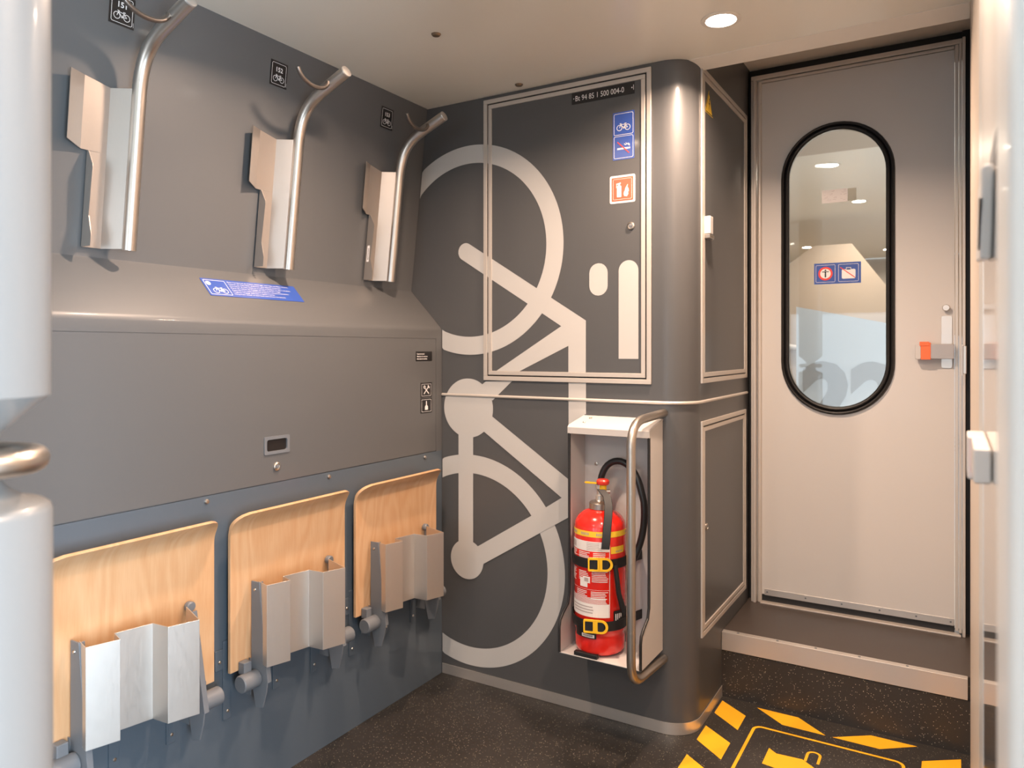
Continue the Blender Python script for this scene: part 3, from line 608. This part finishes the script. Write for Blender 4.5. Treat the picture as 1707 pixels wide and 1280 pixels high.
# ------------------------------------------------------------ fire extinguisher holder
bx = thing('extinguisher_holder', 'open off white metal holder on the cabinet front around the red extinguisher', 'extinguisher holder', (-0.95, YB, 0.27))
X0, X1, ZB, ZT = -1.094, -0.815, 0.272, 1.000
side = [(YB-.0005, ZB), (YB-.0005, 1.022), (2.199, ZT-.004), (2.199, .440), (2.190, .418), (2.140, .385), (2.128, .365), (2.127, ZB)]
obj('side_panel', MB().ext(side, 'x', X0, X0+.003), 'boxwhite', bx, bevel=.0008)
obj('side_panel', MB().ext(side, 'x', X1-.003, X1), 'boxwhite', bx, bevel=.0008)
obj('back_panel', MB().box(X0+.003, X1-.003, YB-.005, YB-.001, ZB+.002, .99), 'boxwhite', bx)
obj('bottom_shelf', MB().box(X0+.003, X1-.003, 2.1275, YB-.005, ZB, ZB+.003), 'boxwhite', bx, bevel=.0008)
tp = obj('top_cover', MB().ext([(YB-.001, 1.0235), (2.202, 1.001), (2.193, .994), (2.193, .972), (2.196, .972), (2.197, .990), (YB-.001, 1.0185)], 'x', X0-.004, X1+.002), 'boxwhite', bx, bevel=.002)
for y, z in ((2.235, 1.0075), (2.285, 1.017)): obj('screw', MB().lathe((X0+.038, y, z), [(.0055, 0), (.0055, .001), (.0035, .003)], 14), 'steel', tp)
obj('screw', MB().lathe((X0+.045, YB-.005, .86), [(.0065, 0), (.006, -.002), (.003, -.003)], 14, 'y'), 'steel', bx)
for x, zz in ((X0+.0015, .974), (X1-.0015, .974)):
    obj('edge_trim', MB().tube([(x, 2.197, zz), (x, 2.197, .445), (x, 2.186, .414), (x, 2.150, .393), (x, 2.131, .377), (x, 2.125, .355), (x, 2.125, .276)], .0045, 10), 'black', bx)
# grab rail in front
gx = -0.8185
rp = [(gx, YB-.003, 1.040), (gx, 2.13, 1.034)]
rp += [(gx, 2.0555+.075*cos(a)*1.0+0.0, 0.965+.069*sin(a)) for a in [pi/2+(pi/2)*i/10 for i in range(0)]]
def bez(p0, p1, p2, p3, n=10):
    out = []
    for i in range(n+1):
        k = i/n; c = ((1-k)**3, 3*k*(1-k)**2, 3*k*k*(1-k), k**3); out.append(tuple(sum(cc*p[j] for cc, p in zip(c, (p0, p1, p2, p3))) for j in range(3)))
    return out
rail = [(gx+.008, YB-.002, 1.043)] + bez((gx, 2.15, 1.036), (gx, 2.085, 1.033), (gx, 2.0535, 1.012), (gx, 2.0535, .955)) + bez((gx, 2.0535, .335), (gx, 2.0535, .278), (gx, 2.085, .252), (gx, 2.15, .250)) + [(gx+.008, YB-.002, .246)]
gr_ = thing('grab_rail', 'vertical brushed steel grab rail curving out in front of the extinguisher', 'grab rail', (gx, YB, .246))
obj('rail_tube', MB().tube(rail, .0135, 22), 'steel', gr_, ang=60)
# extinguisher
EC = (-0.991, 2.2165, ZB+.003)
ex = thing('fire_extinguisher', 'red fire extinguisher strapped upright in its holder with yellow buckles', 'fire extinguisher', EC)
RB = .0835
obj('cylinder', MB().lathe(EC, [(.055, .001), (.066, .003), (.078, .012), (.080, .02), (.0800, .058), (.0775, .066), (.080, .074), (RB, .080), (RB, .405), (.080, .420), (.070, .436), (.054, .449), (.036, .456), (.030, .457)], 56), 'red', ex, ang=60)
obj('neck_ring', MB().lathe(EC, [(.026, .4565), (.035, .458), (.0355, .476), (.030, .481), (.018, .483), (.016, .486)], 32), 'steel', ex)
vb = obj('valve_body', MB().lathe(EC, [(.0145, .485), (.0145, .500), (.010, .503), (.010, .520), (.014, .522), (.014, .535), (.006, .537)], 24).tube([(EC[0]+.005, EC[1], EC[2]+.512), (EC[0]+.028, EC[1]+.016, EC[2]+.512)], .007, 12), 'alu', ex)
kx = EC[0]+.012
obj('knob_collar', MB().lathe((kx, EC[1]-.004, EC[2]), [(.012, .519), (.0125, .536)], 20), 'yellow', ex)
obj('push_knob', MB().lathe((kx, EC[1]-.004, EC[2]), [(.018, .5365), (.021, .541), (.021, .549), (.016, .554)], 28), 'redplastic', ex)
obj('safety_pin', MB().ext([(EC[0]-.052, EC[2]+.539), (EC[0]-.046, EC[2]+.5425), (kx-.010, EC[2]+.5425), (kx-.010, EC[2]+.537), (EC[0]-.046, EC[2]+.536)], 'y', EC[1]-.012, EC[1]-.007), 'yellow', ex, bevel=.001)
# carrying lever: bent dark strap falling in front of the shoulder
def ribbon(path, wv, t, wdir):
    mb = MB(); wd = V(wdir).normalized(); P = [V(p) for p in path]; n = len(P); vs = []
    for i, p in enumerate(P):
        tg = (P[min(n-1, i+1)]-P[max(0, i-1)]).normalized(); nm = tg.cross(wd).normalized()
        vs += [p-wd*wv/2-nm*t/2, p+wd*wv/2-nm*t/2, p+wd*wv/2+nm*t/2, p-wd*wv/2+nm*t/2]
    fs = [(0, 1, 2, 3), tuple(range(4*n-4, 4*n))]
    for i in range(n-1):
        for k in range(4): fs.append((4*i+k, 4*i+(k+1) % 4, 4*i+4+(k+1) % 4, 4*i+4+k))
    return mb.add(vs, fs)
kx += .010
lev = [(kx-.010, EC[1]-.018, EC[2]+.522), (kx+.018, EC[1]-.034, EC[2]+.503), (kx+.030, EC[1]-.050, EC[2]+.480), (kx+.036, EC[1]-.066, EC[2]+.452), (kx+.038, EC[1]-.080, EC[2]+.415), (kx+.038, EC[1]-.088, EC[2]+.375), (kx+.036, EC[1]-.089, EC[2]+.352)]
obj('squeeze_lever', ribbon(lev, .026, .006, (1, .35, 0)), 'black', ex, bevel=.002)
hose = [(EC[0]-.010, EC[1]+.030, EC[2]+.505)]+bez((EC[0]-.018, EC[1]+.045, EC[2]+.535), (EC[0]-.010, EC[1]+.050, EC[2]+.625), (EC[0]+.085, EC[1]+.050, EC[2]+.640), (EC[0]+.120, EC[1]+.045, EC[2]+.535), 14)+bez((EC[0]+.133, EC[1]+.045, EC[2]+.485), (EC[0]+.142, EC[1]+.045, EC[2]+.39), (EC[0]+.115, EC[1]+.050, EC[2]+.33), (EC[0]+.098, EC[1]+.035, EC[2]+.29), 12)
obj('hose', MB().tube(hose, .0112, 16), 'black_gloss', ex, ang=60)
obj('nozzle', MB().tube([(EC[0]+.078, EC[1]-.058, EC[2]+.30), (EC[0]+.088, EC[1]-.054, EC[2]+.21), (EC[0]+.098, EC[1]-.038, EC[2]+.15)], [.0075, .008, .010], 14), 'black', ex)
# labels wrapped round the cylinder: angle 0 faces the camera
A0 = math.atan2(-EC[1], -EC[0])
def wrap(mb, a0, a1, z0, z1, r, n=20, slope=0):
    o = []; 
    for i in range(n+1):
        a = A0+a0+(a1-a0)*i/n; o.append((EC[0]+r*cos(a), EC[1]+r*sin(a)))
    vs = [(x, y, EC[2]+z0) for x, y in o]+[(x, y, EC[2]+z1) for x, y in o]
    return mb.add(vs, [(i, i+1, n+2+i, n+1+i) for i in range(n)])
W_ = lambda mb, a0, a1, z0, z1, r=RB+.0006: wrap(mb, R(a0), R(a1), z0, z1, r, max(3, int(abs(a1-a0)/5)))
# facing convention: positive angle is towards the right in the picture
obj('yellow_band', W_(MB(), -100, 100, .382, .400), 'label_yellow', ex)
obj('white_label', W_(MB(), -92, 22, .337, .368), 'label_white', ex); obj('white_label', W_(MB(), -90, 20, .130, .172), 'label_white', ex)
obj('yellow_label', W_(MB(), 24, 62, .330, .352), 'label_yellow', ex)
lp = MB()
for (a0, a1, zt_, rows_) in ((-85, -60, .335, 5), (-52, -22, .334, 4), (-15, 12, .334, 5), (-88, -62, .276, 8), (-52, -24, .273, 6), (-18, 18, .276, 7), (-60, -28, .212, 4), (-20, 18, .212, 5)):
    for r_ in range(rows_): W_(lp, a0, a1-random.uniform(0, 7), zt_-.0035-r_*.0052, zt_-.0012-r_*.0052)
for r_ in range(7): W_(lp, -88, 16-random.uniform(0, 5), .192-.003-r_*.0032+.0, .192-.0012-r_*.0032)
W_(lp, 20.5, 21.7, .130, .368); W_(lp, -92, 20, .2155, .2163); W_(lp, -92, 20, .318, .3188)
W_(lp, -48, -28, .222, .250); W_(lp, -40, -22, .236, .256)
W_(lp, -90, -80, .236, .262)
obj('small_print', lp, 'label_white', ex)
lg = MB(); r2 = RB+.0012
for i in range(6): W_(lg, -86+i*4.2, -84+i*4.2, .343, .362, r2)
obj('bar_print', lg, 'label_grey', ex); lg = MB()
for r_ in range(5): W_(lg, -30, 14-random.uniform(0, 18), .3625-r_*.0052, .3640-r_*.0052, r2)
for r_ in range(3): W_(lg, -75+r_*4, -8-random.uniform(0, 10), .160-r_*.009, .163-r_*.009, r2)
obj('type_print', lg, 'label_grey', ex); lg = MB()
for c in (-80, -45, -8, 70):
    lg = MB()
    for k in range(5): W_(lg, c+k*4.3, c+2.6+k*4.3, .387, .395, r2)
    obj('date_print', lg, 'label_grey', ex)
lg = MB()
for k in range(4): W_(lg, 36+k*5, 39+k*5, .334, .339, r2)
obj('number_print', lg, 'label_grey', ex)
obj('symbol_print', W_(MB(), -36, -26, .240, .252, r2), 'label_grey', ex)
# two straps with buckles, fixed to the holder
for nm, zc, aoff, lab in (('upper', .300, 0, 'upper black rubber strap with yellow buckle round the red extinguisher'), ('lower', .105, -9, 'lower black rubber strap with yellow buckle round the red extinguisher')):
    st = thing('holding_strap', lab, 'strap', (EC[0], EC[1], EC[2]+zc-.015), 'rubber straps round the extinguisher')
    mb = MB(); n = 40; o = []
    pts = [(-1.0905, YB-.03), (-1.0895, 2.245)]
    aa = [A0+R(-82)+R(164)*i/n for i in range(n+1)]
    ptc = [(EC[0]+(RB+.0035)*cos(a), EC[1]+(RB+.0035)*sin(a)) for a in aa]
    pl_ = [(-1.0885, YB-.012), (-1.0885, 2.225)]+[p for p in ptc]+[(-0.842, YB-.012)]
    pl_ = [p for p in pl_]
    obj('strap_band', MB().sheet([(-1.0885, YB-.006), (-1.0885, 2.215)]+[p for p in ptc if p[0] > -1.075]+[(-0.885, YB-.006)], .003, EC[2]+zc-.016, EC[2]+zc+.014), 'black', st)
    gb = MB()
    for dz in (-.008, -.001, .006): gb.sheet([p for p, a in zip(ptc, aa) if a < A0+R(-10) and p[0] > -1.075], .0045, EC[2]+zc+dz-.0008, EC[2]+zc+dz+.0008)
    obj('strap_ribs', gb, 'black', st)
    # buckle plate tangent to the front, slightly left of centre for the lower one
    ab = A0+R(2+aoff); cx_, cy_ = EC[0]+(RB+.0065)*cos(ab), EC[1]+(RB+.0065)*sin(ab)
    Nn = V((cos(ab), sin(ab), 0)); Uu = V((0, 0, 1)).cross(Nn)*1.0
    Uu = V((-Nn.y, Nn.x, 0))
    bu = Flat((cx_, cy_, EC[2]+zc), Uu, (0, 0, 1), .005)
    def ringp(outer, inner, th=.005):
        nn_ = len(outer)
        for k in range(nn_): bu.poly([outer[k], outer[(k+1) % nn_], inner[(k+1) % nn_], inner[k]], th)
    ringp(rrect(-.041, -.021, -.004, .021, .004), rrect(-.036, -.015, -.011, .015, .002))
    N2 = 14
    dO = [(-.006, -.021)]+[(.016+.021*cos(a), .021*sin(a)) for a in [-pi/2+pi*i/N2 for i in range(N2+1)]]+[(-.006, .021)]
    dI = [(.004, -.015)]+[(.014+.015*cos(a), .015*sin(a)) for a in [-pi/2+pi*i/N2 for i in range(N2+1)]]+[(.004, .015)]
    ringp(dO, dI)
    obj('buckle', bu.mb, 'yellow', st, bevel=.0008)
    bc = Flat((cx_, cy_, EC[2]+zc), Uu, (0, 0, 1), .003); bc.rect(-.037, -.016, -.010, .016, 0, .003); bc.rect(.003, -.0155, .024, .0155, .006, .003); bc.rect(-.022, -.012, -.015, .012, 0, -.003)
    obj('buckle_insert', bc.mb, 'black', st)
lt = thing('serial_tag', 'small black tag with a white barcode under the lower yellow buckle', 'tag', (EC[0], EC[1]-RB, EC[2]+.062))
mb = MB(); W_(mb, -62, -8, .062, .092, RB+.0014); obj('tag_plate', mb, 'sign_black', lt); mb = MB(); W_(mb, -42, -12, .065, .075, RB+.002); obj('barcode_field', mb, 'label_white', lt)
mb = MB(); [W_(mb, -39+k*2, -38+k*2, .068, .0735, RB+.0026) for k in range(12)]; obj('barcode', mb, 'sign_black', lt)
bo = MB(); W_(bo, 30, 85, .108, .150, RB+.002); o = obj('hose_clip', bo, 'black', ex)
mb = MB(); [W_(mb, 34+k*5, 36.5+k*5, .118+k*.003, .140, RB+.0026) for k in range(4)]; obj('clip_print', mb, 'label_white', o)
ft = obj('foot_block', MB().box(EC[0]-.052, EC[0]+.028, 2.1285, 2.1335+.012, ZB+.0032, ZB+.0165), 'black', bx, bevel=.002)

# ------------------------------------------------------------ ceiling lamps and bolts
LAB = {0: 'round ceiling lamp glowing above the rounded cabinet corner', 1: 'round ceiling lamp glowing at the top edge above the bicycle hooks', 2: 'round ceiling lamp over the open floor in front of the door',
       3: 'round ceiling lamp behind the white post', 4: 'round ceiling lamp by the entrance behind the photographer'}
proto = None
for i, (x, y) in enumerate(DOWN):
    lab = LAB.get(i, 'round ceiling lamp behind the photographer')
    if proto is None:
        proto = thing('ceiling_lamp', lab, 'lamp', (x, y, CEIL), 'round lamps in the ceiling')
        obj('lamp_rim', MB().lathe((x, y, CEIL), [(.056, -.0002), (.056, -.002), (.050, -.004), (.043, -.0035), (.0425, -.0006)], 40), 'ceiling_trim', proto)
        obj('lamp_lens', MB().lathe((x, y, CEIL), [(.0415, -.0006), (.0415, -.0036), (.030, -.0042)], 40), 'lamp', proto)
    else: dup(proto, (x, y, CEIL), lab)
    a = area('lamp_light', (x, y, CEIL-.006), (0, 0, 0), .075, .075, DOWN_W if i != 0 else DOWN_W*(1.25, 1.35, 1.0, 0.4, 0.4)[i], WARM, 152, 'DISK')
for (x, y), lb in (((-1.327, 1.779), 'small brass coloured bolt in the ceiling, nearer of the two'), ((-1.327, 2.269), 'small brass coloured bolt in the ceiling just above the hatch')):
    c = thing('ceiling_bolt', lb, 'bolt', (x, y, CEIL), 'bolts in the ceiling')
    obj('bolt_cup', MB().lathe((x, y, CEIL), [(.0145, -.0002), (.0145, -.0012), (.011, -.006), (.006, -.0075)], 24), mat('bronze', (.30, .22, .15), .3, .9), c)

# ------------------------------------------------------------ floor markings
fm = thing('floor_marking', 'yellow dashed floor marking with framed keep clear symbol below the step', 'floor marking', (-0.35, 2.45, 0))
def fl(name, polys, m='floor_yellow', off=.0008):
    f = Flat((0, 0, 0), (1, 0, 0), (0, 1, 0), off)
    for p in polys: f.poly(p, .0007)
    return obj(name, f.mb, m, fm)
for k in range(4):
    dy = -.2035*k; fl('stripe', [[(-.709, 2.543+dy), (-.611, 2.466+dy), (-.611, 2.575+dy), (-.709, 2.645+dy)]])
    if True: fl('stripe', [[(-.085, 2.460+dy), (.017, 2.530+dy), (.017, 2.638+dy), (-.085, 2.566+dy)]])
fl('stripe', [[(-.591, 2.655), (-.492, 2.577), (-.359, 2.577), (-.455, 2.655)]]); fl('stripe', [[(-.337, 2.577), (-.2, 2.577), (-.101, 2.653), (-.232, 2.653)]])
f = Flat((0, 0, 0), (1, 0, 0), (0, 1, 0), .0008); f.outline(-.573, 1.96, -.126, 2.530, .03, .0095); obj('marking_frame', f.mb, 'floor_yellow', fm)
f = Flat((0, 0, 0), (1, 0, 0), (0, 1, 0), .0008)
f.poly([(-.499, 2.305), (-.499, 2.405), (-.473, 2.384), (-.398, 2.390), (-.350, 2.352), (-.30, 2.392), (-.225, 2.392), (-.225, 2.300), (-.40, 2.290)])
f.ring(-.3715, 2.432, .014, .022, 14, 0, pi); f.rect(-.3935, 2.385, -.3855, 2.434); f.rect(-.3575, 2.385, -.3495, 2.434); obj('marking_symbol', f.mb, 'floor_yellow', fm)

# ------------------------------------------------------------ white post with grab ring at the left
PC = (-0.909, 0.378, 0.0)
po = thing('vertical_post', 'thick white post with a narrow waist at the left edge of the photo', 'post', PC)
obj('upper_post', MB().lathe(PC, [(.026, 1.136), (.030, 1.150), (.034, 1.160), (.070, 1.192), (.0795, 1.1995), (.080, 1.204), (.080, CEIL-.0005)], 64), 'post', po, ang=25)
obj('lower_post', MB().lathe(PC, [(.082, .0005), (.082, 1.072), (.080, 1.078), (.074, 1.0825), (.058, 1.086), (.040, 1.098), (.032, 1.110), (.028, 1.126)], 64), 'post', po, ang=60)
rg = [(PC[0]+.066*cos(2*pi*i/40), PC[1]+.066*sin(2*pi*i/40), 1.1295) for i in range(40)]
obj('grab_ring', MB().tube(rg, .0135, 18, closed=True).tube([(PC[0]-.07, PC[1], 1.1295), (PC[0]+.07, PC[1], 1.1295)], .010, 12), 'steel', po, ang=60)

# ------------------------------------------------------------ right side: partition, glass strip, bracket, white pillar
struct('wall_right', MB().box(XR, XR+.05, 1.48, 2.30, 0, CEIL-.001).box(XR+.012, XR+.05, 2.30, YD+.019, 0, 2.39), 'beige')
struct('trim_2', MB().box(XR-.0005, XR+.05, 1.275, 1.479, 0, CEIL-.001), mat('pale metal strip', (.68, .70, .70), .3, .3))
pp = thing('glazed_partition', 'glossy partition panel reflecting the step and door at the right edge', 'partition', (XR+.02, 1.1, 0))
obj('glossy_panel', MB().box(XR, XR+.03, .72, 1.274, .001, 1.46), 'mirror', pp)
obj('upper_housing', MB().box(XR-.002, XR+.03, .72, 1.274, 1.4605, CEIL-.001), 'white', pp, bevel=.004)
obj('slanted_arm', MB().ext([(.98, 1.35), (1.16, 1.365), (1.04, 1.445), (.90, 1.44)], 'x', XR-.012, XR-.0003), 'white', pp, bevel=.004)
obj('arm_slot', MB().ext([(.975, 1.362), (.99, 1.362), (.94, 1.41), (.925, 1.41)], 'x', XR-.0135, XR-.0121), 'sign_black', pp)
bk_ = thing('door_latch_block', 'small pale block latch with coppery top on the right partition', 'latch', (XR-.01, 1.15, 1.08))
obj('latch_block', MB().box(XR-.022, XR-.0004, 1.122, 1.20, 1.082, 1.138), 'boxwhite', bk_, bevel=.003)
obj('latch_block', MB().box(XR-.018, XR-.0004, 0.98, 1.108, 1.099, 1.139), 'boxwhite', bk_, bevel=.003)
obj('latch_gap', MB().box(XR-.015, XR-.0004, 1.1085, 1.1215, 1.09, 1.134), 'redplastic', bk_)
kb = thing('strike_plate', 'small steel strike plate on the door frame edge at handle height', 'strike plate', (.03, YD-.03, 1.2))
obj('plate', MB().box(.0245, XR-.0005, 2.975, 2.995, 1.165, 1.262), 'steel', kb, bevel=.002); obj('plate_lip', MB().box(.0205, .0245, 2.972, 2.998, 1.160, 1.267), 'alu', kb, bevel=.001)
wp = thing('white_pillar', 'bright white rounded pillar blurred at the right edge of the photo', 'pillar', (.10, .60, 0))
obj('pillar_body', MB().ext(rrect(.0285, .54, .20, .715, .022, 8), 'z', .0005, CEIL-.001), 'pillar', wp, ang=20)
obj('pillar_cover', MB().ext(rrect(.043, .515, .22, .5395, .010, 6), 'z', .0005, CEIL-.001), 'pillar', wp, ang=20)
obj('grip', MB().tube(bez((.052, .505, .985), (.053, .498, .975), (.062, .495, .93), (.082, .495, .86)), .010, 14), 'dark_metal', wp)

# ------------------------------------------------------------ rest of the vestibule behind and right of the photographer
struct('wall_back', MB().box(-2.0, -1.5, YN-.1, YN, 0, CEIL).box(-.3, 1.7, YN-.1, YN, 0, CEIL).box(-1.5, -.3, YN-.1, YN, 0, .55).box(-1.5, -.3, YN-.1, YN, 1.62, CEIL), 'beige')
struct('wall_side_entrance', MB().box(1.45, 1.55, YN, -1.0, 0, CEIL).box(1.45, 1.55, .3, 1.3, 0, CEIL).box(1.45, 1.55, -1.0, .3, 2.1, CEIL).box(1.45, 1.55, -1.0, .3, 0, .2), 'beige')
struct('wall_right_return', MB().box(XR+.051, 1.45, .72, .80, 0, CEIL-.001), 'white')

# ------------------------------------------------------------ next carriage beyond the door glass
YG = 4.25
struct('corridor_floor', MB().box(-1.9, 1.2, YD+.061, 9.5, .15, .23), 'beige')
struct('corridor_ceiling_low', MB().box(-1.9, 1.2, YD+.061, YG, 2.295, 2.40), 'beige')
struct('corridor_ceiling', MB().box(-1.9, 1.2, YG+.001, 9.5, 2.30, 2.40), 'ceiling')
struct('wall_corridor_left', MB().box(-1.95, -1.901, YD+.061, 9.5, .2, 2.3), 'beige')
struct('wall_corridor_right', MB().box(1.201, 1.25, YD+.061, 3.65, .2, 2.3).box(1.201, 1.25, 4.75, 9.5, .2, 2.3).box(1.201, 1.25, 3.65, 4.75, .2, .75).box(1.201, 1.25, 3.65, 4.75, 1.65, 2.3), 'beige')  # unseen wall; its window opening is invented to admit the added corridor fill
struct('wall_corridor_end', MB().box(-1.9, 1.2, 9.51, 9.6, .2, 2.3), 'boxwhite')
for (x, y), lb in (((-0.608, 4.553), 'round lamp seen through the door glass, highest of them'), ((-0.581, 5.763), 'round lamp seen through the door glass beside the worn sticker'), ((-1.305, 8.096), 'small distant round lamp at the left of the door glass'), ((-.60, 8.7), 'small distant round lamp at the right rim of the door glass')):
    dup(proto, (x, y, 2.30), lb); area('lamp_light', (x, y, 2.293), (0, 0, 0), .075, .075, 14, (1, .84, .68), 160, 'DISK')
cp = thing('stair_panel', 'pale slanted stair side panel seen through the door glass', 'panel', (-.6, 6.2, .23))
obj('panel_face', MB().ext([(-1.6, .235), (.25, .235), (.25, 1.50), (-.39, 1.66), (-.675, 2.06), (-.95, 2.06), (-1.6, 1.6)], 'y', 6.20, 6.24), 'stair', cp)
obj('panel_rail', MB().tube([(-1.6, 6.17, 1.36), (.25, 6.17, 1.02)], .02, 10), 'boxwhite', cp)
gp = thing('numbered_partition', 'white partition with large grey class numerals seen through the door glass', 'partition', (-.5, 4.6, .23))
obj('partition_panel', MB().ext([(-.80, .235), (.3, .235), (.3, 1.26), (-.80, 1.50)], 'y', 4.60, 4.62), 'panel_white', gp)
f = Flat((-.76, 4.599, .80), FU, FW, .001); f.text('22', 0, 0, .36, bold=.05, wsc=1.0); obj('numerals', f.mb, 'numeral', gp)
f = Flat((-.73, 4.599, .5), FU, FW, .002)
for i in range(40): f.line(-.5+i*.03+.5, 0, -.5+i*.03+.9, .3, .004) if i < 16 else None
obj('stripes', f.mb, 'boxwhite', gp)
area('corridor_fill', (1.26, 4.2, 1.2), (0, R(90), 0), .8, 1.0, 16, COOL)  # added cool fill light to brighten the partition, no known window here
